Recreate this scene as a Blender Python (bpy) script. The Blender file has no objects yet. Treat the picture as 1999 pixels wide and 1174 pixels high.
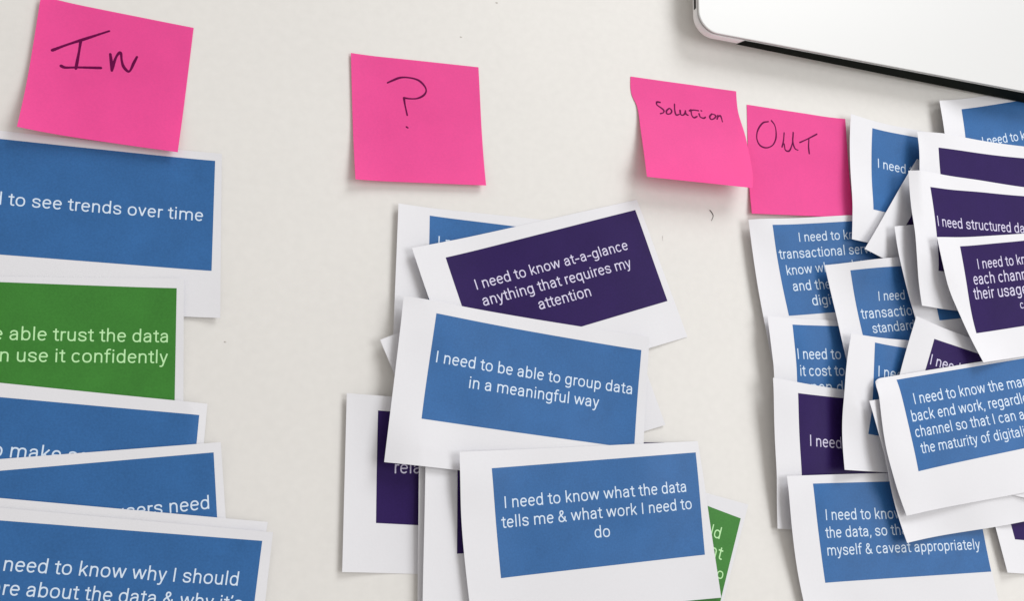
import bpy, math
import numpy as np
from mathutils import Matrix, Vector

sc = bpy.context.scene
COL = sc.collection
MM = .001

# ---------------------------------------------------------------- camera
cam_d = bpy.data.cameras.new('camera')
cam_d.lens = 33.2416
cam_d.sensor_width = 36
cam_d.clip_start = .02
cam_d.clip_end = 50
cam = bpy.data.objects.new('camera', cam_d)
COL.objects.link(cam)
_r, _u, _b, _l = (0.950286, 0.0, 0.311377), (-0.061208, 0.980489, 0.186801), (-0.305302, -0.196573, 0.931745), (-0.168928, -0.108766, 0.515547)
cam.matrix_world = Matrix(((_r[0], _u[0], _b[0], _l[0]), (_r[1], _u[1], _b[1], _l[1]), (_r[2], _u[2], _b[2], _l[2]), (0, 0, 0, 1)))
sc.camera = cam

# ---------------------------------------------------------------- light: a pale room, one tall window behind the laptop, an added side fill
sc.view_settings.view_transform = 'Standard'
sc.view_settings.look = 'None'
sc.view_settings.exposure = 0
sc.view_settings.gamma = 1
world = bpy.data.worlds.new('World')
sc.world = world
world.use_nodes = True
wb = world.node_tree.nodes['Background']
wb.inputs[0].default_value = (1.0, .965, .925, 1)
wb.inputs[1].default_value = .54


def lamp(name, loc, target, sx, sy, energy, color):
    d = bpy.data.lights.new(name, 'AREA')
    d.shape = 'RECTANGLE'
    d.size, d.size_y = sx, sy
    d.energy = energy
    d.color = color
    o = bpy.data.objects.new(name, d)
    o.location = loc
    o.rotation_euler = (Vector(target) - Vector(loc)).to_track_quat('-Z', 'Y').to_euler()
    COL.objects.link(o)
    return o


lamp('window_light', (1.0, 1.70, 1.30), (.2, .0, 0), 1.0, .95, 28.5, (.97, .985, 1.0))
lamp('side_fill_light', (1.35, .0, 1.65), (.15, -.05, 0), 1.2, 1.0, 16, (.98, .99, 1.0))  # added fill lamp on the right, placed for reflections on the prints


# ---------------------------------------------------------------- materials
def lin(r, g, b):
    return tuple(((x / 255) / 12.92 if x / 255 <= .04045 else ((x / 255 + .055) / 1.055) ** 2.4) for x in (r, g, b)) + (1,)


def material(name, base, rough, spec=.5, metal=0., grain=.0, gscale=60., bump=0., bscale=400., sheen=0., trans=0.):
    m = bpy.data.materials.new(name)
    m.use_nodes = True
    nt = m.node_tree
    p = nt.nodes['Principled BSDF']
    p.inputs['Roughness'].default_value = rough
    p.inputs['Specular IOR Level'].default_value = spec
    p.inputs['Metallic'].default_value = metal
    tc = nt.nodes.new('ShaderNodeTexCoord')
    if grain:
        n1 = nt.nodes.new('ShaderNodeTexNoise'); n1.inputs['Scale'].default_value = gscale; n1.inputs['Detail'].default_value = 6
        n2 = nt.nodes.new('ShaderNodeTexNoise'); n2.inputs['Scale'].default_value = gscale * 22; n2.inputs['Detail'].default_value = 2
        mx = nt.nodes.new('ShaderNodeMath'); mx.operation = 'ADD'
        nt.links.new(tc.outputs['Object'], n1.inputs['Vector']); nt.links.new(tc.outputs['Object'], n2.inputs['Vector'])
        nt.links.new(n1.outputs['Fac'], mx.inputs[0]); nt.links.new(n2.outputs['Fac'], mx.inputs[1])
        mr = nt.nodes.new('ShaderNodeMapRange')
        mr.inputs['From Min'].default_value = .6; mr.inputs['From Max'].default_value = 1.4
        mr.inputs['To Min'].default_value = 1 - grain; mr.inputs['To Max'].default_value = 1 + grain
        nt.links.new(mx.outputs[0], mr.inputs['Value'])
        hs = nt.nodes.new('ShaderNodeHueSaturation'); hs.inputs['Color'].default_value = base
        nt.links.new(mr.outputs[0], hs.inputs['Value'])
        nt.links.new(hs.outputs[0], p.inputs['Base Color'])
    else:
        p.inputs['Base Color'].default_value = base
    if bump:
        nb = nt.nodes.new('ShaderNodeTexNoise'); nb.inputs['Scale'].default_value = bscale; nb.inputs['Detail'].default_value = 4
        bp = nt.nodes.new('ShaderNodeBump'); bp.inputs['Strength'].default_value = bump; bp.inputs['Distance'].default_value = .0003
        nt.links.new(tc.outputs['Object'], nb.inputs['Vector']); nt.links.new(nb.outputs['Fac'], bp.inputs['Height'])
        nt.links.new(bp.outputs[0], p.inputs['Normal'])
    if trans:
        tr = nt.nodes.new('ShaderNodeBsdfTranslucent'); tr.inputs['Color'].default_value = base
        ms = nt.nodes.new('ShaderNodeMixShader'); ms.inputs[0].default_value = trans
        out = nt.nodes['Material Output']
        nt.links.new(p.outputs[0], ms.inputs[1]); nt.links.new(tr.outputs[0], ms.inputs[2]); nt.links.new(ms.outputs[0], out.inputs['Surface'])
    return m


M = {
    'table': material('white_laminate', (.75, .73, .70, 1), .45, .2, grain=.03, gscale=9, bump=.08, bscale=900),
    'paper': material('white_paper', (.81, .805, .835, 1), .75, .25, grain=.012, gscale=40, bump=.12, bscale=700, trans=.08),
    'blue': material('blue_toner', (.032, .128, .335, 1), .45, .22, grain=.14, gscale=45, bump=.10, bscale=1200),
    'purple': material('purple_toner', (.026, .011, .085, 1), .45, .10, grain=.14, gscale=45, bump=.10, bscale=1200),
    'green': material('green_toner', (.044, .205, .030, 1), .45, .22, grain=.14, gscale=45, bump=.10, bscale=1200),
    'text_blue': material('unprinted_letters_on_blue', (.66, .77, .90, 1), .6, .3),
    'text_purple': material('unprinted_letters_on_purple', (.66, .62, .80, 1), .6, .3),
    'text_green': material('unprinted_letters_on_green', (.50, .82, .42, 1), .6, .3),
    'pink': material('neon_pink_paper', (.96, .090, .39, 1), .58, .3, grain=.06, gscale=40, bump=.15, bscale=700, trans=.28),
    'ink': material('dark_felt_pen_ink', (.125, .0, .055, 1), .6, .1, grain=.2, gscale=120),
    'alu': material('satin_aluminium', (.64, .64, .635, 1), .5, .35, metal=.3, bump=.03, bscale=2500),
    'alu_shade_offset': material('aluminium_side_lightened', (.86, .85, .845, 1), .5, .4, metal=.1, bump=.03, bscale=2500),  # same aluminium, colour lightened to offset the shade on the base sides
    'black': material('black_plastic', (.004, .006, .004, 1), .8, .1),
    'socket': material('black_socket', (.006, .006, .006, 1), .4, .4),
    'hair': material('dark_hair', (.03, .025, .02, 1), .5, .4),
    'crumb': material('grey_crumb', (.58, .55, .51, 1), .8, .2),
}

# ---------------------------------------------------------------- sheets of paper: shape, curl and how they rest on each other
NU, NV = 81, 55
GX0, GY0, GRES, GNX, GNY = -420.0, -300.0, 1.0, 1100, 700      # height field of the table top, mm


def edge_curve(pts, v):
    """smooth curve through edge points given as (v, x, y)"""
    v = np.asarray(v, float)
    P = np.array(pts, float)
    n = len(P)
    s = (P[1:, 1:] - P[:-1, 1:]) / (P[1:, :1] - P[:-1, :1])
    T = np.zeros((n, 2))
    if n == 2:
        T[:] = s[0]
    else:
        T[1:-1] = (s[1:] + s[:-1]) / 2
        T[0] = 1.5 * s[0] - .5 * T[1]
        T[-1] = 1.5 * s[-1] - .5 * T[-2]
    k = np.clip(np.searchsorted(P[:, 0], v, side='right') - 1, 0, n - 2)
    h = P[k + 1, 0] - P[k, 0]
    t = (v - P[k, 0]) / h
    tc = np.clip(t, 0, 1)
    a, b, c_, d = 2 * tc ** 3 - 3 * tc ** 2 + 1, tc ** 3 - 2 * tc ** 2 + tc, -2 * tc ** 3 + 3 * tc ** 2, tc ** 3 - tc ** 2
    out = a[..., None] * P[k, 1:] + (b * h)[..., None] * T[k] + c_[..., None] * P[k + 1, 1:] + (d * h)[..., None] * T[k + 1]
    over = (t - tc) * h
    return out + over[..., None] * np.where((over > 0)[..., None], T[k + 1], T[k])


def surf_xy(c, u, v):
    u = np.asarray(u, float)
    v = np.asarray(v, float)
    L = edge_curve(c['L'], v)
    Rr = edge_curve(c['R'], v)
    return L + (Rr - L) * u[..., None]


def inv_uv(c, XY):
    """sheet coordinates (u, v) of points on the table plan"""
    XY = np.asarray(XY, float)
    u = np.full(XY.shape[:-1], .5)
    v = np.full(XY.shape[:-1], .5)
    h = 1e-4
    for _ in range(14):
        F = surf_xy(c, u, v) - XY
        A = (surf_xy(c, u + h, v) - surf_xy(c, u - h, v)) / (2 * h)
        B = (surf_xy(c, u, v + h) - surf_xy(c, u, v - h)) / (2 * h)
        det = A[..., 0] * B[..., 1] - A[..., 1] * B[..., 0]
        du = (F[..., 0] * B[..., 1] - F[..., 1] * B[..., 0]) / det
        dv = (A[..., 0] * F[..., 1] - A[..., 1] * F[..., 0]) / det
        u = np.clip(u - du, -.6, 1.6)
        v = np.clip(v - dv, -.6, 1.6)
    return u, v


def lift_z(c, u, v):
    """how far the free edges and corners curl up off what they lie on, mm"""
    z = np.zeros(np.broadcast(u, v).shape)
    W, H = c['size']
    for key, h, r in c.get('lift', ()):
        if key == 'L': d = u * W
        elif key == 'R': d = (1 - u) * W
        elif key == 'T': d = v * H
        elif key == 'B': d = (1 - v) * H
        elif key == 'TL': d = (u * W + v * H) * .8
        elif key == 'TR': d = ((1 - u) * W + v * H) * .8
        elif key == 'BL': d = (u * W + (1 - v) * H) * .8
        else: d = ((1 - u) * W + (1 - v) * H) * .8
        z = z + h * np.clip(1 - d / r, 0, None) ** 2
    return z


def bil(G, u, v):
    x = np.clip(np.asarray(u, float), -.05, 1.05) * (NU - 1)
    y = np.clip(np.asarray(v, float), -.05, 1.05) * (NV - 1)
    i = np.clip(x.astype(int), 0, NU - 2)
    j = np.clip(y.astype(int), 0, NV - 2)
    a, b = x - i, y - j
    return (G[j, i] * (1 - a) * (1 - b) + G[j, i + 1] * a * (1 - b) + G[j + 1, i] * (1 - a) * b + G[j + 1, i + 1] * a * b)


def smooth(z):
    p = np.pad(z, 1, mode='reflect', reflect_type='odd')
    return (p[1:-1, :-2] + p[1:-1, 2:] + p[:-2, 1:-1] + p[2:, 1:-1]) * .25


def drape(cards):
    """lay the sheets down in order, each resting on the ones under it"""
    Hf = np.zeros((GNY, GNX))
    U, V = np.meshgrid(np.linspace(0, 1, NU), np.linspace(0, 1, NV))
    fu, fv = np.meshgrid(np.linspace(0, 1, 330), np.linspace(0, 1, 220))
    for ci, c in enumerate(cards):
        XY = surf_xy(c, U, V)
        gx = (XY[..., 0] - GX0) / GRES
        gy = (XY[..., 1] - GY0) / GRES
        S = np.zeros(U.shape)
        for dx in (-3, -1.5, 0, 1.5, 3):
            for dy in (-3, -1.5, 0, 1.5, 3):
                ix = np.clip(np.round(gx + dx).astype(int), 0, GNX - 1)
                iy = np.clip(np.round(gy + dy).astype(int), 0, GNY - 1)
                S = np.maximum(S, Hf[iy, ix])
        S = S + .25
        D = S
        for _ in range(3):
            p = np.pad(D, 1, mode='edge')
            D = np.max([p[a:a + NV, b:b + NU] for a in range(3) for b in range(3)], axis=0)
        z = D.copy()
        for _ in range(320):
            z = np.maximum(smooth(z) - .0012, D)
        for _ in range(22):
            z = np.maximum(smooth(z), S)
        rng = np.random.default_rng(100 + ci)
        wav = np.zeros(U.shape)
        for k in range(4):
            a, b, ph = rng.uniform(-1, 1) * 3.2, rng.uniform(-1, 1) * 2.2, rng.uniform(0, 6.28)
            wav += np.cos(6.283 * (a * U + b * V) + ph) / (1 + abs(a) + abs(b))
        z = z + lift_z(c, U, V) + (wav - wav.min()) * c.get('wave', .12)
        c['Z'] = z
        fXY = surf_xy(c, fu, fv)
        fz = bil(z, fu, fv) + .12
        ix = np.round((fXY[..., 0] - GX0) / GRES).astype(int).ravel()
        iy = np.round((fXY[..., 1] - GY0) / GRES).astype(int).ravel()
        ok = (ix >= 0) & (ix < GNX) & (iy >= 0) & (iy < GNY)
        np.maximum.at(Hf, (iy[ok], ix[ok]), fz.ravel()[ok])
    return Hf


def z_at(c, XY):
    u, v = inv_uv(c, XY)
    return bil(c['Z'], u, v)


# ---------------------------------------------------------------- lettering: a plain grotesque drawn as pen strokes
def arc(cx, cy, rx, ry, a0, a1, n=14, e=2.3):
    o = []
    for i in range(n + 1):
        t = math.radians(a0 + (a1 - a0) * i / n)
        c_, s_ = math.cos(t), math.sin(t)
        o.append((cx + rx * math.copysign(abs(c_) ** (2 / e), c_), cy + ry * math.copysign(abs(s_) ** (2 / e), s_)))
    return o


def spl(P, n=5):
    """smooth curve through points"""
    P = [np.array(p, float) for p in P]
    Q = [2 * P[0] - P[1]] + P + [2 * P[-1] - P[-2]]
    o = []
    for i in range(1, len(Q) - 2):
        for k in range(n):
            t = k / n
            o.append(tuple(.5 * (2 * Q[i] + (Q[i + 1] - Q[i - 1]) * t + (2 * Q[i - 1] - 5 * Q[i] + 4 * Q[i + 1] - Q[i + 2]) * t * t
                                 + (3 * Q[i] - Q[i - 1] - 3 * Q[i + 1] + Q[i + 2]) * t ** 3)))
    o.append(tuple(P[-1]))
    return o


def hump(x0, x1, y=528):
    cx, rx = (x0 + x1) / 2 + 4, (x1 - x0) / 2 - 4
    return arc(cx, 330, rx, 165, 172, 0) + [(x1, 0)]


GLYPHS = {
    'o': (570, [arc(285, 264, 197, 231, 0, 360, 28)]),
    'c': (523, [arc(272, 264, 184, 231, 38, 322, 24)]),
    'e': (530, [[(92, 282), (452, 282)], arc(272, 264, 182, 231, 3, 322, 24)]),
    'n': (552, [[(113, 0), (113, 528)], hump(113, 438)]),
    'm': (876, [[(113, 0), (113, 528)], hump(113, 438), hump(438, 763)]),
    'h': (551, [[(113, 0), (113, 750)], hump(113, 438)]),
    'u': (551, [[(438, 0), (438, 528)], [(110, 528)] + arc(270, 198, 160, 165, 180, 352)]),
    'r': (338, [[(113, 0), (113, 528)], spl([(113, 330), (140, 430), (200, 478), (322, 482)])]),
    'd': (564, [[(450, 0), (450, 750)], arc(270, 264, 181, 231, 0, 360, 26)]),
    'b': (561, [[(112, 0), (112, 750)], arc(290, 264, 181, 231, 0, 360, 26)]),
    'p': (561, [[(112, -208), (112, 528)], arc(290, 264, 181, 231, 0, 360, 26)]),
    'q': (568, [[(450, -208), (450, 528)], arc(270, 264, 181, 231, 0, 360, 26)]),
    'g': (561, [[(448, 528), (448, -20)] + arc(268, -20, 180, 150, 0, -145, 12), arc(268, 264, 180, 231, 0, 360, 26)]),
    's': (516, [spl([(428, 378), (392, 458), (262, 497), (138, 465), (98, 388), (140, 315), (262, 272), (392, 222), (430, 142), (388, 62), (262, 31), (130, 66), (84, 160)])]),
    'a': (544, [[(414, 0), (414, 350)] + spl([(414, 350), (380, 455), (268, 496), (150, 462), (100, 380)])[1:], spl([(414, 302), (270, 300), (130, 245), (92, 155), (130, 62), (232, 31), (340, 68), (414, 150)])]),
    't': (327, [[(160, 660), (160, 140)] + spl([(160, 140), (178, 62), (240, 35), (308, 40)])[1:], [(12, 494), (300, 494)]]),
    'f': (347, [[(145, 0), (145, 590)] + spl([(145, 590), (172, 682), (240, 724), (335, 716)])[1:], [(18, 494), (318, 494)]]),
    'i': (243, [[(121, 0), (121, 528)], [(121, 625), (121, 720)]]),
    'l': (243, [[(121, 0), (121, 750)]]),
    'k': (507, [[(112, 0), (112, 750)], [(428, 528), (125, 190)], [(222, 300), (455, 0)]]),
    'v': (484, [[(64, 528), (242, 30)], [(420, 528), (242, 30)]]),
    'w': (751, [[(62, 528), (214, 30)], [(375, 528), (214, 30)], [(375, 528), (537, 30)], [(690, 528), (537, 30)]]),
    'y': (473, [[(62, 528), (244, 20)], [(418, 528), (244, 20)] + spl([(244, 20), (200, -110), (140, -168), (50, -166)])[1:]]),
    'x': (496, [[(66, 528), (430, 0)], [(430, 528), (66, 0)]]),
    'I': (272, [[(136, 0), (136, 711)]]),
    '&': (622, [spl([(565, 10), (400, 200), (205, 455), (172, 560), (200, 645), (275, 676), (350, 645), (372, 560), (310, 470), (160, 365), (88, 270), (88, 150), (150, 60), (265, 30), (390, 78), (468, 190), (490, 335)])]),
    ',': (196, [[(112, 78), (98, -30), (52, -118)]]),
    '\'': (200, [[(118, 740), (104, 640), (66, 575)]]),
    '-': (400, [[(40, 268), (350, 268)]]),
    ' ': (248, []),
}
PEN = 81


def advance(s):
    return sum(GLYPHS[ch][0] for ch in s)


def ribbon_polys(P, w, cap=False, wv=0.):
    """a stroke of even width as convex pieces"""
    P = [np.array(p, float) for p in P]
    out = []
    w0 = w
    for i, (a, b) in enumerate(zip(P[:-1], P[1:])):
        w = w0 * (1 + wv * math.sin(i * .55 + P[0][0]) - wv * (i / len(P)))
        d = b - a
        L = np.hypot(*d)
        if L < 1e-9: continue
        nrm = np.array([-d[1], d[0]]) / L * w / 2
        out.append([a + nrm, a - nrm, b - nrm, b + nrm])
    joints = list(enumerate(P)) if cap else list(enumerate(P))[1:-1]
    for i, p in joints:
        w = w0 * (1 + wv * math.sin(i * .55 + P[0][0]) - wv * (i / len(P)))
        out.append([p + w / 2 * np.array([math.cos(k * math.pi / 4 + .2), math.sin(k * math.pi / 4 + .2)]) for k in range(8)])
    return out


def union_mesh(polys):
    """clean triangles covering overlapping pieces once"""
    from mathutils import Vector
    from mathutils.geometry import delaunay_2d_cdt
    vs, fs = [], []
    for p in polys:
        k = len(vs)
        vs += [Vector((float(q[0]), float(q[1]))) for q in p]
        idx = list(range(k, k + len(p)))
        ar = sum(p[i][0] * p[(i + 1) % len(p)][1] - p[(i + 1) % len(p)][0] * p[i][1] for i in range(len(p)))
        fs.append(idx if ar > 0 else idx[::-1])
    r = delaunay_2d_cdt(vs, [], fs, 1, 1e-5)
    return np.array([tuple(q) for q in r[0]]), [tuple(f) for f, src in zip(r[2], r[5]) if len(src)]


_gc = {}


def glyph_mesh(ch):
    if ch not in _gc:
        polys = []
        for st in GLYPHS[ch][1]:
            polys += ribbon_polys(st, PEN)
        _gc[ch] = union_mesh(polys) if polys else (np.zeros((0, 2)), [])
    return _gc[ch]

# plan positions of every sheet on the table, mm (edge points, printed panel corners, lettering origins)
SHEETS = [{'id': 'L1',
  'L': [(0.0, -316.302, 71.554), (1.0, -311.8, -20.336)],
  'R': [(0.0, -166.804, 70.831), (1.0, -162.352, -20.033)],
  'size': (149.5, 92.0),
  'lift': [('TR', 1, 40), ('BR', 2, 40), ('R', 0.6, 20)],
  'col': 'blue',
  'print': [(-298.6, 67.05), (-170.01, 66.53), (-168.21, 5.39), (-296.84, 6.88)],
  'text': [('I need to see trends over time', (-295.38, 32.28), (9.248, 0.006), (-0.139, 9.247))]},
 {'id': 'L2',
  'L': [(0.0, -331.026, -8.381), (1.0, -325.454, -100.213)],
  'R': [(0.0, -181.78, 0.322), (1.0, -176.207, -91.509)],
  'size': (149.5, 92.0),
  'lift': [('R', 0.8, 25)],
  'col': 'green',
  'print': [(-313.51, -8.78), (-184.96, -5.38), (-182.04, -65.51), (-310.6, -68.91)],
  'text': [('I need to be able trust the data', (-311.62, -37.77), (9.264, 0.27), (-0.359, 9.261)),
           ('so I can use it confidently', (-292.02, -47.94), (9.322, 0.272), (-0.362, 9.319))]},
 {'id': 'L3',
  'L': [(0.0, -315.078, -53.52), (1.0, -317.509, -145.488)],
  'R': [(0.0, -166.03, -65.135), (1.0, -168.461, -157.103)],
  'size': (149.5, 92.0),
  'lift': [('R', 0.8, 25)],
  'col': 'blue',
  'print': [(-297.98, -62.05), (-169.7, -71.06), (-171.39, -131.23), (-299.68, -122.22)],
  'text': [('I need to be able to make sense', (-338.85, -87.76), (9.527, -0.651), (0.46, 9.538))]},
 {'id': 'L4',
  'L': [(0.0, -307.177, -98.786), (1.0, -295.941, -190.097)],
  'R': [(0.0, -158.337, -84.754), (1.0, -147.101, -176.066)],
  'size': (149.5, 92.0),
  'lift': [('R', 1, 25)],
  'col': 'blue',
  'print': [(-289.49, -102.95), (-161.55, -89.99), (-154.82, -149.82), (-282.77, -162.78)],
  'text': [('I need to know what my users need', (-305.21, -133.7), (9.222, 0.997), (-1.016, 9.22))]},
 {'id': 'L5',
  'L': [(0.0, -281.479, -110.258), (1.0, -292.933, -201.542)],
  'R': [(0.0, -132.713, -125.056), (1.0, -144.167, -216.34)],
  'size': (149.5, 92.0),
  'lift': [('TR', 0.8, 30)],
  'col': 'blue',
  'print': [(-265.54, -119.66), (-137.5, -131.64), (-143.11, -191.58), (-271.15, -179.6)],
  'text': []},
 {'id': 'L6',
  'L': [(0.0, -278.804, -114.846), (1.0, -284.433, -206.674)],
  'R': [(0.0, -130.087, -130.119), (1.0, -135.715, -221.947)],
  'size': (149.5, 92.0),
  'lift': [('TR', 1, 30), ('T', 0.5, 20)],
  'col': 'blue',
  'print': [(-263.24, -122.41), (-135.2, -134.38), (-139.78, -194.41), (-267.82, -182.43)],
  'text': [('I need to know why I should', (-258.42, -145.73), (9.216, -0.854), (0.78, 9.223)),
           ("care about the data & why it's", (-262.69, -156.15), (9.155, -0.914), (0.807, 9.165))]},
 {'id': 'NIN',
  'L': [(0.0, -262.796, 147.655), (1.0, -266.057, 71.202)],
  'R': [(0.0, -185.885, 142.713), (1.0, -189.192, 67.764)],
  'size': (77.07, 76.52),
  'lift': [('B', 4.5, 45), ('BL', 2, 45), ('L', 2.2, 25)],
  'pen': 1.5,
  'ink': [('I',
           [[(-254.95, 118.32), (-249.06, 122.32), (-243.04, 125.91), (-236.9, 129.31), (-228.5, 133.98)],
            [(-241.95, 126.62), (-242.25, 120.18), (-242.7, 114.11), (-242.98, 109.94)], [(-250.05, 110.37), (-248.0, 109.84), (-241.8, 110.95), (-231.01, 112.23)]]),
          ('n',
           [[(-226.96, 120.84), (-226.17, 116.56), (-225.45, 111.38)],
            [(-225.5, 112.12), (-224.83, 116.0), (-223.83, 119.95), (-222.57, 122.2), (-221.69, 121.81), (-221.08, 118.09), (-219.82, 114.48), (-217.35, 112.12),
             (-216.15, 113.51), (-215.1, 117.09), (-213.62, 121.28)]])]},
 {'id': 'NQ',
  'L': [(0.0, -98.967, 140.493), (1.0, -94.464, 62.553)],
  'R': [(0.0, -21.546, 143.404), (1.0, -17.314, 67.528)],
  'size': (77.48, 78.07),
  'lift': [('B', 3.5, 45), ('BL', 1.0, 45), ('L', 1.0, 20)],
  'pen': 1.2,
  'ink': [('question_mark',
           [[(-76.89, 125.5), (-73.61, 127.53), (-69.26, 129.8), (-63.95, 130.43), (-58.58, 129.58), (-54.92, 126.61), (-53.7, 123.5), (-55.25, 120.47), (-58.78, 118.14),
             (-62.77, 117.34), (-66.93, 117.36)],
            [(-66.93, 117.36), (-66.21, 112.99), (-64.76, 106.87)], [(-65.06, 99.41), (-64.26, 98.96)]])]},
 {'id': 'C1',
  'L': [(0.0, -69.191, 51.652), (1.0, -70.577, -40.337)],
  'R': [(0.0, 80.301, 50.145), (1.0, 78.916, -41.845)],
  'size': (149.5, 92.0),
  'lift': [('L', 3, 35)],
  'col': 'blue',
  'print': [(-50.3, 46.79), (78.23, 42.48), (78.24, -17.72), (-50.29, -13.41)],
  'text': [('I need to', (-45.76, 29.01), (8.636, -0.386), (0.192, 8.642))]},
 {'id': 'C8',
  'L': [(0.0, -78.083, -28.087), (1.0, -39.583, -111.644)],
  'R': [(0.0, 57.697, 34.475), (1.0, 96.517, -70.45)],
  'size': (149.5, 92.0),
  'lift': [('TL', 1.2, 50), ('BR', 1, 50), ('L', 1, 30)],
  'col': None,
  'text': []},
 {'id': 'C2',
  'L': [(0.0, -61.737, 25.085), (1.0, -29.402, -61.046)],
  'R': [(0.0, 81.987, 69.434), (1.0, 114.021, -15.895)],
  'size': (150.41, 92.0),
  'lift': [('L', 2.5, 40), ('TL', 1.5, 50)],
  'col': 'purple',
  'print': [(-41.13, 21.93), (80.63, 62.57), (100.96, 5.86), (-20.81, -34.74)],
  'text': [('I need to know at-a-glance', (-22.61, 4.34), (8.253, 2.722), (-2.828, 8.218)),
           ('anything that requires my', (-18.08, -4.93), (8.472, 2.705), (-2.854, 8.423)), ('attention', (16.34, -4.94), (8.59, 2.715), (-2.879, 8.536))]},
 {'id': 'C5',
  'L': [(0.0, -94.781, -57.508), (1.0, -93.985, -150.853)],
  'R': [(0.0, 54.493, -65.728), (1.0, 55.289, -159.073)],
  'size': (149.5, 93.35),
  'lift': [('L', 2.5, 35)],
  'col': 'purple',
  'print': [(-77.65, -66.48), (50.7, -74.42), (51.68, -134.1), (-76.67, -126.16)],
  'text': [('related', (-67.98, -100.06), (9.433, 0.044), (-0.1, 9.432))]},
 {'id': 'C6',
  'L': [(0.0, -54.911, -87.705), (1.0, -53.365, -179.692)],
  'R': [(0.0, 94.531, -91.854), (1.0, 96.077, -183.841)],
  'size': (149.5, 92.0),
  'lift': [('L', 2, 30)],
  'col': None,
  'text': []},
 {'id': 'C9',
  'L': [(0.0, 5.717, -81.367), (1.0, -25.505, -167.907)],
  'R': [(0.0, 150.758, -117.606), (1.0, 119.536, -204.146)],
  'size': (149.5, 92.0),
  'lift': [('R', 1, 30)],
  'col': 'green',
  'print': [(23.52, -83.83), (145.1, -125.76), (125.6, -182.71), (4.03, -140.78)],
  'text': [('I should', (98.8, -127.5), (9.104, -2.991), (3.047, 9.086)), ('want', (109.13, -142.44), (10.002, -3.418), (3.42, 10.001)),
           ('to', (123.61, -158.8), (8.351, -2.753), (2.8, 8.336))]},
 {'id': 'C7',
  'L': [(0.0, -51.884, -89.156), (1.0, -51.527, -181.155)],
  'R': [(0.0, 97.535, -94.089), (1.0, 97.891, -186.088)],
  'size': (149.5, 92.0),
  'lift': [('L', 2.5, 30)],
  'col': 'purple',
  'print': [(-33.32, -82.53), (95.28, -81.05), (95.97, -141.25), (-32.62, -142.73)],
  'text': []},
 {'id': 'C3',
  'L': [(0.0, -66.106, -3.198), (1.0, -74.706, -94.325)],
  'R': [(0.0, 86.408, -17.798), (1.0, 77.808, -108.925)],
  'size': (153.21, 91.53),
  'lift': [('L', 4, 45), ('TL', 1.0, 40), ('BL', 3, 50), ('R', 1.5, 30)],
  'col': 'blue',
  'print': [(-47.18, -11.82), (80.91, -26.13), (74.32, -84.84), (-54.61, -70.75)],
  'text': [('I need to be able to group data', (-47.71, -39.19), (9.075, -1.028), (1.086, 9.068)),
           ('in a meaningful way', (-28.01, -52.75), (9.147, -0.987), (1.069, 9.138))]},
 {'id': 'C4',
  'L': [(0.0, -34.359, -88.589), (0.42, -31.688, -125.829), (1.0, -24.293, -179.567)],
  'R': [(0.0, 117.498, -79.903), (1.0, 128.324, -171.04)],
  'size': (152.1, 91.53),
  'lift': [('L', 3, 40), ('TL', 1.5, 50), ('R', 1.5, 30)],
  'col': 'blue',
  'print': [(-14.53, -97.11), (115.64, -86.67), (119.05, -146.43), (-7.73, -156.19)],
  'text': [('I need to know what the data', (-6.79, -118.84), (9.057, 0.704), (-0.871, 9.043)),
           ('tells me & what work I need to', (-7.77, -129.59), (9.004, 0.73), (-0.881, 8.99)), ('do', (48.19, -135.7), (9.186, 0.444), (-0.748, 9.166))]},
 {'id': 'NOUT',
  'L': [(0.0, 165.018, 143.924), (1.0, 162.64, 67.098)],
  'R': [(0.0, 241.812, 142.965), (1.0, 241.407, 71.49)],
  'size': (76.8, 76.86),
  'lift': [('B', 3, 40), ('R', 1.5, 20)],
  'pen': 1.1,
  'ink': [('O',
           [[(180.9, 133.86), (176.51, 132.32), (172.43, 126.87), (171.19, 120.8), (173.35, 116.15), (178.1, 114.94), (183.08, 117.29), (185.85, 122.06),
             (186.43, 127.58), (185.64, 131.96), (183.34, 134.86)]]),
          ('U',
           [[(192.73, 127.36), (191.76, 121.27), (190.39, 116.96)],
            [(192.17, 119.34), (192.88, 115.07), (195.91, 114.83), (198.16, 119.06), (199.22, 123.16), (199.93, 128.44)],
            [(199.93, 128.44), (199.11, 121.66), (200.45, 117.14), (202.8, 116.13)]]),
          ('T', [[(204.63, 121.82), (210.93, 125.06), (218.7, 129.51)], [(212.03, 125.09), (211.43, 119.63), (211.65, 114.68)]])]},
 {'id': 'NSOL',
  'L': [(0.0, 80.029, 151.897), (0.17, 80.33, 140.118), (0.3, 83.816, 131.93), (0.52, 84.718, 115.954), (0.75, 84.214, 98.61), (1.0, 82.046, 79.708)],
  'R': [(0.0, 157.257, 152.339), (0.18, 157.67, 139.624), (0.49, 161.17, 118.622), (0.84, 159.653, 91.788), (1.0, 156.255, 80.079)],
  'size': (77.23, 72.22),
  'lift': [('B', 15, 60)],
  'pen': 1.15,
  'ink': [('s', [[(100.5, 136.88), (98.18, 136.76), (98.08, 134.79), (100.78, 133.2), (102.86, 131.51), (102.32, 129.86), (100.24, 128.88)]]),
          ('o', [[(106.29, 133.16), (104.64, 131.26), (104.98, 129.32), (107.53, 129.95), (108.51, 132.08), (107.02, 133.56), (105.97, 132.92)]]),
          ('l', [[(110.87, 137.03), (110.76, 132.57), (111.5, 129.48), (113.79, 130.19)]]),
          ('u', [[(114.64, 133.1), (114.81, 130.32), (116.39, 129.94), (117.94, 131.35), (118.52, 133.42)], [(118.52, 133.42), (118.74, 131.15), (120.29, 130.36)]]),
          ('t', [[(122.58, 134.65), (122.97, 130.72), (124.45, 129.21), (126.82, 130.43)], [(121.5, 133.81), (124.63, 134.72), (128.21, 134.7)]]),
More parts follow.
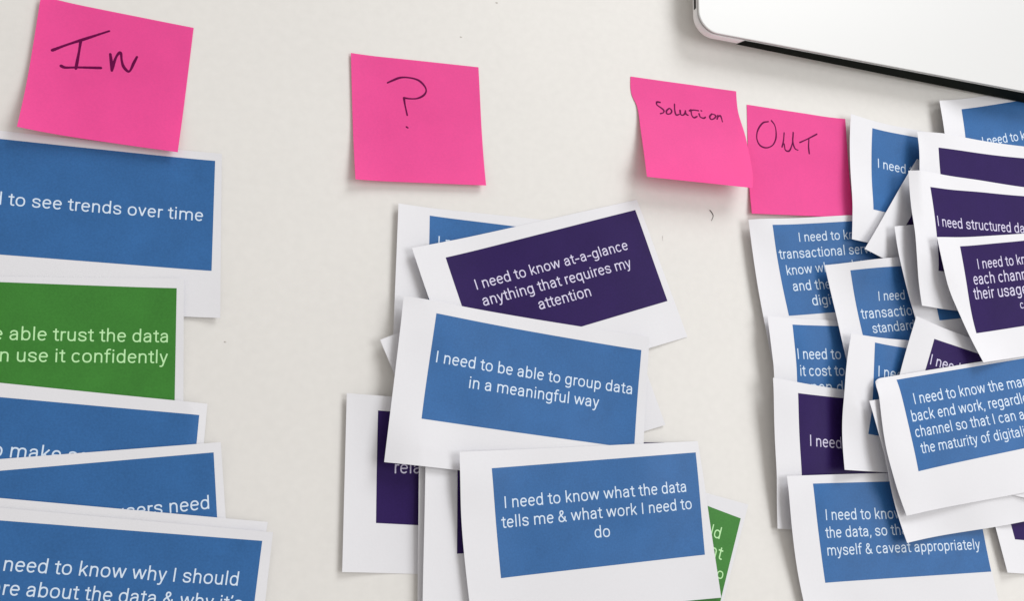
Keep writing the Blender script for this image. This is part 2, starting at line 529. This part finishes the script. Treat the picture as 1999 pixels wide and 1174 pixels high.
          ('i', [[(128.44, 132.54), (129.07, 130.42), (131.45, 129.72), (132.99, 130.73)], [(130.07, 134.95), (130.48, 134.9)]]),
          ('o', [[(137.9, 133.69), (136.14, 131.44), (136.98, 129.63), (139.36, 130.55), (140.81, 132.57), (139.24, 133.56), (137.58, 133.54)]]),
          ('n', [[(142.34, 133.28), (141.52, 130.44)], [(141.52, 130.44), (142.67, 132.41), (144.21, 133.22), (144.88, 131.6), (145.33, 129.01)]])]},
 {'id': 'R1',
  'L': [(0.0, 158.438, 62.024), (0.42, 162.263, 23.098), (1.0, 170.303, -28.831)],
  'R': [(0.0, 306.663, 81.512), (1.0, 318.527, -9.342)],
  'size': (149.5, 91.63),
  'lift': [('L', 5, 40)],
  'col': 'blue',
  'print': [(176.4, 60.27), (303.94, 76.78), (314.86, 17.83), (187.32, 1.32)],
  'text': [('I need to know', (197.12, 51.15), (8.469, 1.056), (-1.305, 8.434)), ('transactional service', (181.98, 38.36), (8.966, 1.21), (-1.429, 8.934)),
           ('know where data', (187.31, 28.18), (8.744, 1.275), (-1.442, 8.718)), ('and their', (191.96, 18.06), (9.129, 1.143), (-1.41, 9.092)),
           ('digital', (206.41, 9.43), (9.347, 1.118), (-1.417, 9.306))]},
 {'id': 'R2',
  'L': [(0.0, 165.729, -1.382), (1.0, 173.277, -93.072)],
  'R': [(0.0, 315.159, 3.197), (1.0, 322.707, -88.493)],
  'size': (149.5, 92.0),
  'lift': [('L', 4, 35)],
  'col': 'blue',
  'print': [(187.3, -4.93), (315.79, 0.53), (318.37, -59.61), (189.89, -65.08)],
  'text': [('I need to', (189.24, -27.08), (9.535, 0.491), (-0.45, 9.537)), ('it cost to', (191.08, -37.71), (9.459, 0.469), (-0.438, 9.461)),
           ('open data', (194.04, -48.36), (10.683, 0.411), (-0.435, 10.683))]},
 {'id': 'R3',
  'L': [(0.0, 165.415, -40.825), (1.0, 169.047, -131.994)],
  'R': [(0.0, 314.494, -52.039), (1.0, 318.125, -143.208)],
  'size': (149.5, 91.24),
  'lift': [('L', 3, 35)],
  'col': 'purple',
  'print': [(186.22, -49.21), (314.72, -54.47), (316.83, -114.63), (188.34, -109.37)],
  'text': [('I need to', (194.88, -81.68), (9.804, -0.509), (0.082, 9.817))]},
 {'id': 'R4',
  'L': [(0.0, 171.842, -100.507), (0.42, 177.118, -140.103), (1.0, 187.448, -191.538)],
  'R': [(0.0, 321.275, -96.026), (1.0, 336.881, -187.056)],
  'size': (149.5, 92.36),
  'lift': [('L', 4, 40)],
  'col': 'blue',
  'print': [(194.29, -105.01), (322.86, -101.87), (331.94, -161.66), (202.09, -164.93)],
  'text': [('I need to know', (203.78, -127.38), (9.423, 0.071), (-0.645, 9.401)), ('the data, so that I can', (203.79, -138.22), (9.319, 0.182), (-0.694, 9.295)),
           ('myself & caveat appropriately', (204.28, -148.84), (9.164, 0.124), (-0.654, 9.141))]},
 {'id': 'R5',
  'L': [(0.0, 242.747, 144.866), (1.0, 234.566, 54.608)],
  'R': [(0.0, 392.112, 138.523), (1.0, 383.932, 48.265)],
  'size': (149.5, 90.63),
  'lift': [('L', 3.5, 40), ('T', 1, 25)],
  'col': 'blue',
  'print': [(263.17, 138.51), (391.69, 133.81), (384.36, 73.17), (255.85, 77.86)],
  'text': [('I need to', (264.87, 110.14), (9.558, -0.586), (0.867, 9.537))]},
 {'id': 'R6',
  'L': [(0.0, 297.921, 119.395), (1.0, 240.677, 47.373)],
  'R': [(0.0, 445.317, 94.405), (1.0, 388.074, 22.383)],
  'size': (149.5, 92.0),
  'lift': [('L', 3, 35), ('BL', 2, 40)],
  'col': 'purple',
  'print': [(312.14, 106.32), (438.94, 84.83), (401.48, 37.7), (274.69, 59.2)],
  'text': []},
 {'id': 'T',
  'L': [(0.0, 213.182, 35.595), (1.0, 229.998, -54.855)],
  'R': [(0.0, 360.651, 60.155), (1.0, 377.467, -30.295)],
  'size': (149.5, 92.0),
  'lift': [('L', 5, 40)],
  'col': 'blue',
  'print': [(233.01, 33.61), (360.32, 51.81), (373.13, -7.01), (245.82, -25.21)],
  'text': [('I need to', (255.91, 15.06), (8.697, 0.97), (-1.418, 8.635)), ('transactions', (242.08, 2.09), (9.607, 1.191), (-1.627, 9.543)),
           ('standard', (251.01, -6.88), (9.026, 1.162), (-1.551, 8.967))]},
 {'id': 'R17',
  'L': [(0.0, 321.855, -72.373), (1.0, 341.511, -162.249)],
  'R': [(0.0, 470.869, -84.418), (1.0, 490.525, -174.294)],
  'size': (149.5, 92.0),
  'lift': [('L', 4, 40)],
  'col': 'purple',
  'print': [(340.22, -82.49), (468.41, -92.86), (481.27, -151.67), (353.09, -141.3)],
  'text': []},
 {'id': 'R7',
  'L': [(0.0, 265.198, 64.674), (0.3, 269.02, 37.61), (0.65, 279.905, 8.55), (1.0, 291.221, -18.981)],
  'R': [(0.0, 410.962, 97.888), (1.0, 436.985, 14.233)],
  'size': (149.5, 87.61),
  'lift': [('L', 4, 35)],
  'col': 'blue',
  'print': [(293.44, 63.54), (420.72, 81.9), (432.97, 22.96), (305.69, 4.6)],
  'text': []},
 {'id': 'R13',
  'L': [(0.0, 319.45, 164.705), (1.0, 325.658, 72.915)],
  'R': [(0.0, 463.959, 203.012), (1.0, 470.167, 111.222)],
  'size': (149.5, 92.0),
  'lift': [('L', 5, 50), ('TL', 2, 40)],
  'col': 'blue',
  'print': [(343.39, 163.15), (467.8, 195.72), (467.94, 135.52), (343.53, 102.95)],
  'text': [('I need to know', (359.56, 136.87), (9.244, 2.23), (-1.134, 9.441))]},
 {'id': 'R8',
  'L': [(0.0, 297.327, 138.455), (1.0, 285.024, 47.281)],
  'R': [(0.0, 446.78, 142.219), (1.0, 434.476, 51.045)],
  'size': (149.5, 92.0),
  'lift': [('L', 5, 40)],
  'col': 'purple',
  'print': [(313.08, 127.85), (441.55, 133.59), (440.72, 73.39), (312.24, 67.65)],
  'text': []},
 {'id': 'R9',
  'L': [(0.0, 282.653, 106.471), (0.33, 277.886, 72.651), (0.68, 276.008, 40.109), (1.0, 281.301, 11.205)],
  'R': [(0.0, 432.13, 109.135), (1.0, 430.777, 13.869)],
  'size': (149.5, 95.28),
  'lift': [('L', 5, 45)],
  'col': 'purple',
  'print': [(297.46, 95.43), (425.79, 103.64), (426.52, 44.54), (298.18, 36.34)],
  'text': [('I need structured data', (299.51, 67.69), (10.147, 0.628), (-0.376, 10.159))]},
 {'id': 'R10',
  'L': [(0.0, 226.569, -9.618), (0.4, 218.745, -41.11), (1.0, 215.101, -96.523)],
  'R': [(0.0, 375.997, -14.263), (1.0, 364.529, -101.168)],
  'size': (149.5, 87.66),
  'lift': [('L', 4, 40), ('BL', 2.5, 45)],
  'col': 'blue',
  'print': [(247.94, -13.96), (375.9, -26.74), (366.36, -86.44), (238.4, -73.65)],
  'text': [('I need to', (247.74, -36.3), (10.161, -0.868), (1.24, 10.123))]},
 {'id': 'R11',
  'L': [(0.0, 277.383, 4.343), (1.0, 246.32, -82.254)],
  'R': [(0.0, 423.612, -26.759), (1.0, 392.549, -113.357)],
  'size': (149.5, 92.0),
  'lift': [('L', 3, 35), ('TL', 2, 45)],
  'col': 'purple',
  'print': [(295.08, -9.45), (421.41, -33.53), (398.43, -89.17), (272.11, -65.09)],
  'text': [('I need to', (289.34, -26.55), (9.934, -2.039), (2.968, 9.697))]},
 {'id': 'R16',
  'L': [(0.0, 234.047, -53.232), (1.0, 259.873, -141.733)],
  'R': [(0.0, 381.798, -30.43), (1.0, 408.32, -124.027)],
  'size': (149.5, 92.19),
  'lift': [('L', 4, 40), ('BL', 3, 50)],
  'col': 'blue',
  'text': []},
 {'id': 'Q',
  'L': [(0.0, 365.274, -21.54), (1.0, 349.084, -112.104)],
  'R': [(0.0, 512.441, -47.848), (1.0, 496.251, -138.413)],
  'size': (149.5, 92.0),
  'lift': [],
  'col': None,
  'text': []},
 {'id': 'R15',
  'L': [(0.0, 240.764, -38.913), (0.5, 243.584, -84.354), (1.0, 259.21, -124.951)],
  'R': [(0.0, 388.116, -13.66), (1.0, 407.195, -103.72)],
  'size': (149.5, 87.99),
  'lift': [('L', 1.5, 40), ('BL', 0.6, 40)],
  'round': 6,
  'col': 'blue',
  'print': [(258.89, -38.63), (385.62, -16.76), (398.0, -75.13), (271.3, -97.14)],
  'text': [('I need to know the manual', (271.68, -54.2), (9.998, 1.557), (-1.829, 9.952)),
           ('back end work, regardless', (268.5, -65.65), (9.919, 1.513), (-1.798, 9.871)),
           ('channel so that I can assess', (270.7, -75.64), (9.714, 1.45), (-1.745, 9.666)),
           ('the maturity of digitalisation', (274.98, -85.86), (9.434, 1.356), (-1.668, 9.384))]},
 {'id': 'R14',
  'L': [(0.0, 290.987, 56.975), (0.3, 297.104, 30.837), (0.65, 313.55, 4.486), (1.0, 329.487, -24.577)],
  'R': [(0.0, 438.58, 80.777), (1.0, 477.043, -0.545)],
  'size': (149.5, 90.18),
  'lift': [('L', 4.5, 45), ('BL', 2, 50)],
  'col': 'purple',
  'print': [(317.76, 54.89), (444.35, 77.51), (455.4, 18.33), (328.8, -4.29)],
  'text': [('I need to know', (335.87, 41.21), (9.785, 1.725), (-1.774, 9.776)), ('each channel', (330.84, 29.7), (10.775, 1.773), (-1.889, 10.755)),
           ('their usage', (330.47, 19.39), (11.14, 1.767), (-1.918, 11.115)), ('can', (376.35, 16.86), (7.926, 0.919), (-1.192, 7.89))]}]

GROUPS = {'L': 'cards in the left column', 'C': 'cards in the middle pile', 'R': 'cards in the right-hand pile', 'T': 'cards in the right-hand pile', 'Q': 'cards in the right-hand pile'}
LABELS = {
    'L1': 'blue card reading to see trends over time, directly under the pink In note',
    'L2': 'green card reading able trust the data, use it confidently, in the left column',
    'L3': 'blue card showing the word make, half covered, just below the left green card',
    'L4': 'blue card tilted upwards with words users need at its right end',
    'L5': 'mostly hidden card whose thin white edge peeks out above the lowest left card',
    'L6': 'lowest left blue card reading need to know why I should',
    'NIN': 'largest pink sticky note with In written on it, at the upper left',
    'NQ': 'pink sticky note with a question mark, alone on the bare table',
    'NOUT': 'pink sticky note with OUT written on it, lying flat beside the solution note',
    'NSOL': 'pink sticky note reading solution, its lower part curled up off the table',
    'C1': 'blue card at the top of the middle pile, almost hidden under the tilted purple one',
    'C8': 'tilted blank sheet under the middle pile, only its left and right corners peeking out',
    'C2': 'tilted purple card reading I need to know at-a-glance anything that requires my attention',
    'C5': 'purple card at the left of the middle pile showing the letters rela',
    'C6': 'card showing only a narrow white strip right of the purple rela card',
    'C9': 'green card sticking out from the lower right of the middle pile',
    'C7': 'purple card showing a narrow dark strip left of the lowest middle blue card',
    'C3': 'blue card reading I need to be able to group data in a meaningful way',
    'C4': 'blue card reading I need to know what the data tells me, lowest in the middle',
    'R1': 'blue card reading transactional, directly under the pink OUT note',
    'R2': 'blue card reading it cost to, at the left of the right-hand pile',
    'R3': 'purple card reading I need, below the blue it cost to card',
    'R4': 'blue card reading myself & caveat appropriately, lowest in the right-hand pile',
    'R5': 'blue card reading I need, right beside the pink OUT note',
    'R6': 'steeply slanted card showing a white pointed corner below the card beside the OUT note',
    'T': 'blue card reading transaction and standard in the right-hand pile',
    'R17': 'card at the lower right edge of the photo, only its white left end showing',
    'R7': 'narrow curved strip of a blue card left of the structured data card',
    'R13': 'blue card reading I need to, nearest the laptop hinge',
    'R8': 'purple card without visible words, above the structured data card',
    'R9': 'purple card reading I need structured data',
    'R10': 'partly hidden blue card with white left margin, overlapping the lower purple I need card',
    'R11': 'purple card showing a small dark triangle with I need, just above the maturity card',
    'R16': 'card right underneath the maturity card, its white lower edge sticking out',
    'Q': 'blank white sheet peeking out under the lower edge of the maturity card',
    'R15': 'large blue card with one rounded corner reading the maturity of digitalisation',
    'R14': 'curled purple card reading each channel, their usage, at the right edge',
}

# ---------------------------------------------------------------- object helpers
def link_mesh(name, verts, faces, m, parent=None, org=(0, 0, 0), smooth_faces=None, mats=None, fmat=None):
    """verts in mm on the table; org in mm is the owner's place"""
    me = bpy.data.meshes.new(name)
    me.from_pydata([((p[0] - org[0]) * MM, (p[1] - org[1]) * MM, (p[2] - org[2]) * MM) for p in verts], [], faces)
    if mats:
        for q in mats: me.materials.append(q)
        me.polygons.foreach_set('material_index', fmat)
    else:
        me.materials.append(m)
    if smooth_faces is True:
        me.polygons.foreach_set('use_smooth', [True] * len(faces))
    elif smooth_faces:
        me.polygons.foreach_set('use_smooth', smooth_faces)
    me.update()
    o = bpy.data.objects.new(name, me)
    COL.objects.link(o)
    if parent: o.parent = parent
    else: o.location = (org[0] * MM, org[1] * MM, org[2] * MM)
    return o


def thing(name, org, label, cat, group=None):
    o = bpy.data.objects.new(name, None)
    o.empty_display_size = .01
    o.location = (org[0] * MM, org[1] * MM, org[2] * MM)
    COL.objects.link(o)
    o['label'] = label
    o['category'] = cat
    if group: o['group'] = group
    return o


def sheet_mesh(c, name, m, parent, org, thick=.10):
    U, V = np.meshgrid(np.linspace(0, 1, NU), np.linspace(0, 1, NV))
    Z = bil(c['Z'], U, V)
    W, H = c['size']
    r = c.get('round')
    if r:
        x, y = U * W, V * H
        d = np.hypot(x - r, y - r)
        k = (x < r) & (y < r) & (d > r)
        dd = np.where(d < 1e-9, 1, d)
        x = np.where(k, r + (x - r) / dd * r, x)
        y = np.where(k, r + (y - r) / dd * r, y)
        U, V = x / W, y / H
    XY = surf_xy(c, U, V)
    top = [(XY[j, i, 0], XY[j, i, 1], Z[j, i]) for j in range(NV) for i in range(NU)]
    bot = [(p[0], p[1], p[2] - thick) for p in top]
    n = len(top)
    fs, sm = [], []
    for j in range(NV - 1):
        for i in range(NU - 1):
            a = j * NU + i
            fs.append((a, a + NU, a + NU + 1, a + 1)); sm.append(True)
            fs.append((n + a, n + a + 1, n + a + NU + 1, n + a + NU)); sm.append(True)
    ring = [i for i in range(NU)] + [j * NU + NU - 1 for j in range(1, NV)] + [(NV - 1) * NU + i for i in range(NU - 2, -1, -1)] + [j * NU for j in range(NV - 2, 0, -1)]
    k = len(ring)
    vs = top + bot + [top[i] for i in ring] + [bot[i] for i in ring]
    for i in range(k):
        j = (i + 1) % k
        fs.append((2 * n + i, 2 * n + j, 2 * n + k + j, 2 * n + k + i)); sm.append(False)
    return link_mesh(name, vs, fs, m, parent, org, sm)


def on_sheet(c, XY, up):
    XY = np.asarray(XY, float)
    z = z_at(c, XY)
    return [(XY[i, 0], XY[i, 1], z[i] + up) for i in range(len(XY))]


def panel_mesh(c, quad, m, parent, org):
    q = [np.array(p) for p in quad]
    nu, nv = 72, 36
    pts = []
    for j in range(nv):
        for i in range(nu):
            a, b = i / (nu - 1), j / (nv - 1)
            pts.append(q[0] * (1 - a) * (1 - b) + q[1] * a * (1 - b) + q[2] * a * b + q[3] * (1 - a) * b)
    vs = on_sheet(c, pts, .05)
    fs = [(j * nu + i, (j + 1) * nu + i, (j + 1) * nu + i + 1, j * nu + i + 1) for j in range(nv - 1) for i in range(nu - 1)]
    return link_mesh('printed_panel', vs, fs, m, parent, org, True)


def text_mesh(c, line, org0, ex, up, m, parent, org):
    x = 0.
    V, F = [], []
    ex, up, o0 = np.array(ex), np.array(up), np.array(org0)
    prev = None
    for ch in line:
        gv, gf = glyph_mesh(ch)
        k = len(V)
        for p in gv:
            V.append(o0 + ex * (x + p[0]) / 1000 + up * p[1] / 1000)
        F += [tuple(k + i for i in f) for f in gf]
        x += GLYPHS[ch][0]
    return link_mesh('text_line', on_sheet(c, V, .11), F, m, parent, org)


def ink_mesh(c, strokes, w, name, parent, org):
    polys = []
    for st in strokes:
        P = spl(st, 4) if len(st) > 2 else [tuple(np.array(st[0]) * (1 - t) + np.array(st[1]) * t) for t in np.linspace(0, 1, 4)]
        polys += ribbon_polys(P, w, True, .16)
    gv, gf = union_mesh(polys)
    return link_mesh(name, on_sheet(c, gv, .05), gf, M['ink'], parent, org)


# ---------------------------------------------------------------- table
def slab(name, x0, x1, y0, y1, z0, z1, m):
    vs = [(x0, y0, z0), (x1, y0, z0), (x1, y1, z0), (x0, y1, z0), (x0, y0, z1), (x1, y0, z1), (x1, y1, z1), (x0, y1, z1)]
    fs = [(3, 2, 1, 0), (4, 5, 6, 7), (0, 1, 5, 4), (1, 2, 6, 5), (2, 3, 7, 6), (3, 0, 4, 7)]
    return link_mesh(name, vs, fs, m)


table = slab('table_top', -700, 900, -450, 600, -25, 0, M['table'])
table['kind'] = 'structure'

# ---------------------------------------------------------------- cards and notes
drape(SHEETS)
for c in SHEETS:
    sid = c['id']
    ctr = surf_xy(c, .5, .5)
    base = float(c['Z'].min()) - .1
    org = (float(ctr[0]), float(ctr[1]), base)
    if 'ink' in c:
        root = thing('sticky_note', org, LABELS[sid], 'sticky note', 'pink sticky notes heading the columns')
        sheet_mesh(c, 'note_sheet', M['pink'], root, org)
        for nm, sts in c['ink']:
            o = ink_mesh(c, sts, c['pen'], 'handwritten_mark' if nm == 'question_mark' else 'handwritten_letter', root, org)
    else:
        root = thing('printed_card', org, LABELS[sid], 'paper card', GROUPS[sid[0]])
        sheet_mesh(c, 'paper_sheet', M['paper'], root, org)
        if c.get('print'):
            panel_mesh(c, c['print'], M[c['col']], root, org)
        for t in c['text']:
            text_mesh(c, *t, M['text_' + c['col']], root, org)

# ---------------------------------------------------------------- closed laptop lying beyond the cards
LA = np.array((155.631, 181.920))                 # a point on the hinge edge of its lid
LT = np.array((math.cos(math.radians(-1.204)), math.sin(math.radians(-1.204))))
LS = np.array((-LT[1], LT[0]))
LX0, LW, LD, LR = -34.3, 325., 227., 14.


def lap(x, y, z):
    p = LA + LT * x + LS * y
    return (p[0], p[1], z)


def rounded(x0, x1, y0, y1, r, n=14):
    o = []
    for cx, cy, a0 in ((x1 - r, y0 + r, -90), (x1 - r, y1 - r, 0), (x0 + r, y1 - r, 90), (x0 + r, y0 + r, 180)):
        for i in range(n + 1):
            a = math.radians(a0 + 90 * i / n)
            o.append((cx + r * math.cos(a), cy + r * math.sin(a)))
    return o


def shell(name, rings, m, parent, org, cap_lo=True, cap_hi=True):
    """stack of closed outlines (outline, z) skinned into a solid"""
    vs, fs, sm = [], [], []
    n = len(rings[0][0])
    for out, z in rings:
        vs += [lap(x, y, z) for x, y in out]
    for k in range(len(rings) - 1):
        for i in range(n):
            j = (i + 1) % n
            fs.append((k * n + i, k * n + j, (k + 1) * n + j, (k + 1) * n + i)); sm.append(True)
    if cap_lo: fs.append(tuple(range(n - 1, -1, -1))); sm.append(False)
    if cap_hi: fs.append(tuple((len(rings) - 1) * n + i for i in range(n))); sm.append(False)
    return link_mesh(name, vs, fs, m, parent, org, sm)


lx1 = LX0 + LW
lorg = lap(LX0 + LW / 2, LD / 2, 0)
laptop = thing('laptop', lorg, 'closed silver laptop with a black hinge strip lying at the upper right of the table', 'laptop')


def grow(d, z):
    return (rounded(LX0 + d, lx1 - d, 0 + d, LD - d, LR - d * .9), z)


shell('lid', [grow(.6, 15.9), grow(.1, 16.0), grow(0, 16.3), grow(.12, 16.7), grow(.4, 16.92), grow(.9, 17.0)], M['alu'], laptop, lorg)
shell('lid_gasket', [grow(.5, 15.3), grow(.5, 15.92)], M['black'], laptop, lorg)


# base: sides stand straight, then curve in underneath; its hinge side is cut away between the corners
def base_outline(d):
    o = rounded(LX0 + d, lx1 - d, -.2 + d, LD - d, LR - d * .9)
    return o


shell('base', [(base_outline(d), z) for z, d in ((1.8, 24), (2.4, 17), (3.8, 11), (5.6, 6), (7.2, 3), (8.4, 1.2), (9.2, .4), (10.0, .05), (10.8, 0), (15.32, 0))], M['alu_shade_offset'], laptop, lorg)
hx0, hx1 = .6, 325 - 2 * 34.9 + .6
hv, hf = [], []
cols = 12
rows = ((0, 15.6), (0, 14.0), (0, 12.4), (0, 11.0), (0, 9.6), (1, 0))
for i in range(cols + 1):
    f_ = i / cols
    for low, z in rows:
        zz = z if not low else 8.7 - 7.0 * f_  # black bottom edge deepens rightwards to imitate the shadow under the laptop
        inset = (15.6 - zz) * .4 * (1 - 2 * f_)
        hv.append(lap(hx0 - inset + (hx1 - hx0) * f_, -.45 + (.15 if low else 0), zz))
n = len(rows)
for i in range(cols):
    for k in range(n - 1):
        a = i * n + k
        hf.append((a, a + 1, a + n + 1, a + n))
hinge = link_mesh('hinge_cover_with_umbra', hv, hf, M['black'], laptop, lorg, True)
for px_, py_ in ((LX0 + 22, 22), (lx1 - 22, 22), (LX0 + 22, LD - 22), (lx1 - 22, LD - 22)):
    out = [(px_ + 8 * math.cos(math.radians(a)), py_ + 8 * math.sin(math.radians(a))) for a in range(0, 360, 15)]
    shell('rubber_foot', [(out, .02), (out, 1.6)], M['black'], laptop, lorg)
# sockets in the left side of the base
for (y0, y1, z0, z1) in ((17.0, 26.0, 11.2, 14.2), (30, 35, 11.2, 13.8), (39, 52, 10.6, 14.4)):
    x = LX0 - .06
    vs = [lap(x, y0, z0), lap(x, y1, z0), lap(x, y1, z1), lap(x, y0, z1), lap(x + .3, y0, z0), lap(x + .3, y1, z0), lap(x + .3, y1, z1), lap(x + .3, y0, z1)]
    link_mesh('socket', vs, [(0, 3, 2, 1), (0, 1, 5, 4), (1, 2, 6, 5), (2, 3, 7, 6), (3, 0, 4, 7)], M['socket'], laptop, lorg)


# ---------------------------------------------------------------- bits lying on the table
def tube(name, pts, r, m, label, cat):
    P = [np.array(p, float) for p in spl([(a, b) for a, b in pts], 6)]
    vs, fs = [], []
    for i, p in enumerate(P):
        d = P[min(i + 1, len(P) - 1)] - P[max(i - 1, 0)]
        d /= np.hypot(*d)
        nx = np.array([-d[1], d[0]])
        rr = r * (1 - .6 * i / len(P))
        for k in range(6):
            a = k * math.pi / 3
            q = p + nx * math.cos(a) * rr
            vs.append((q[0], q[1], .02 + r + math.sin(a) * rr))
    for i in range(len(P) - 1):
        for k in range(6):
            l = (k + 1) % 6
            fs.append((i * 6 + k, i * 6 + l, (i + 1) * 6 + l, (i + 1) * 6 + k))
    fs += [tuple(range(5, -1, -1)), tuple((len(P) - 1) * 6 + k for k in range(6))]
    o = link_mesh(name, vs, fs, m, None, (P[0][0], P[0][1], 0), True)
    o['label'] = label
    o['category'] = cat
    return o


tube('hair_strand', [(133.6, 67.6), (135.3, 65.6), (135.9, 63.6), (134.5, 60.6)], .26, M['hair'],
     'short curved dark hair on the bare table below the two right-hand pink notes', 'hair')


def crumb(x, y, r, h, seed, label):
    g = np.random.default_rng(seed)
    vs, fs = [], []
    n = 9
    for lv, (s, z) in enumerate(((1, .01), (.85, h * .6), (.4, h))):
        for k in range(n):
            a = 6.283 * k / n
            q = r * s * (1 + g.uniform(-.3, .3))
            vs.append((x + 1.8 * q * math.cos(a), y + q * math.sin(a), z))
    for lv in range(2):
        for k in range(n):
            l = (k + 1) % n
            fs.append((lv * n + k, lv * n + l, (lv + 1) * n + l, (lv + 1) * n + k))
    fs.append(tuple(2 * n + k for k in range(n)))
    o = link_mesh('crumb', vs, fs, M['crumb'], None, (x, y, 0), True)
    o['label'] = label
    o['category'] = 'crumb'
    o['group'] = 'specks of dirt on the table'


crumb(-32.6, 161.6, .45, .2, 1, 'tiny grey speck on the bare table above the question mark note')
crumb(-9.9, 188.3, .5, .2, 2, 'tiny grey speck near the middle of the table top edge, left of the laptop')
crumb(-159.0, -32.2, .4, .25, 3, 'tiny grey speck on the bare table right of the green card')
tube('hair_strand', [(99.6, 47.6), (99.2, 46.0), (99.5, 44.4)], .10, M['crumb'],
     'short faint grey fibre on the bare table right of the tilted purple card', 'hair')
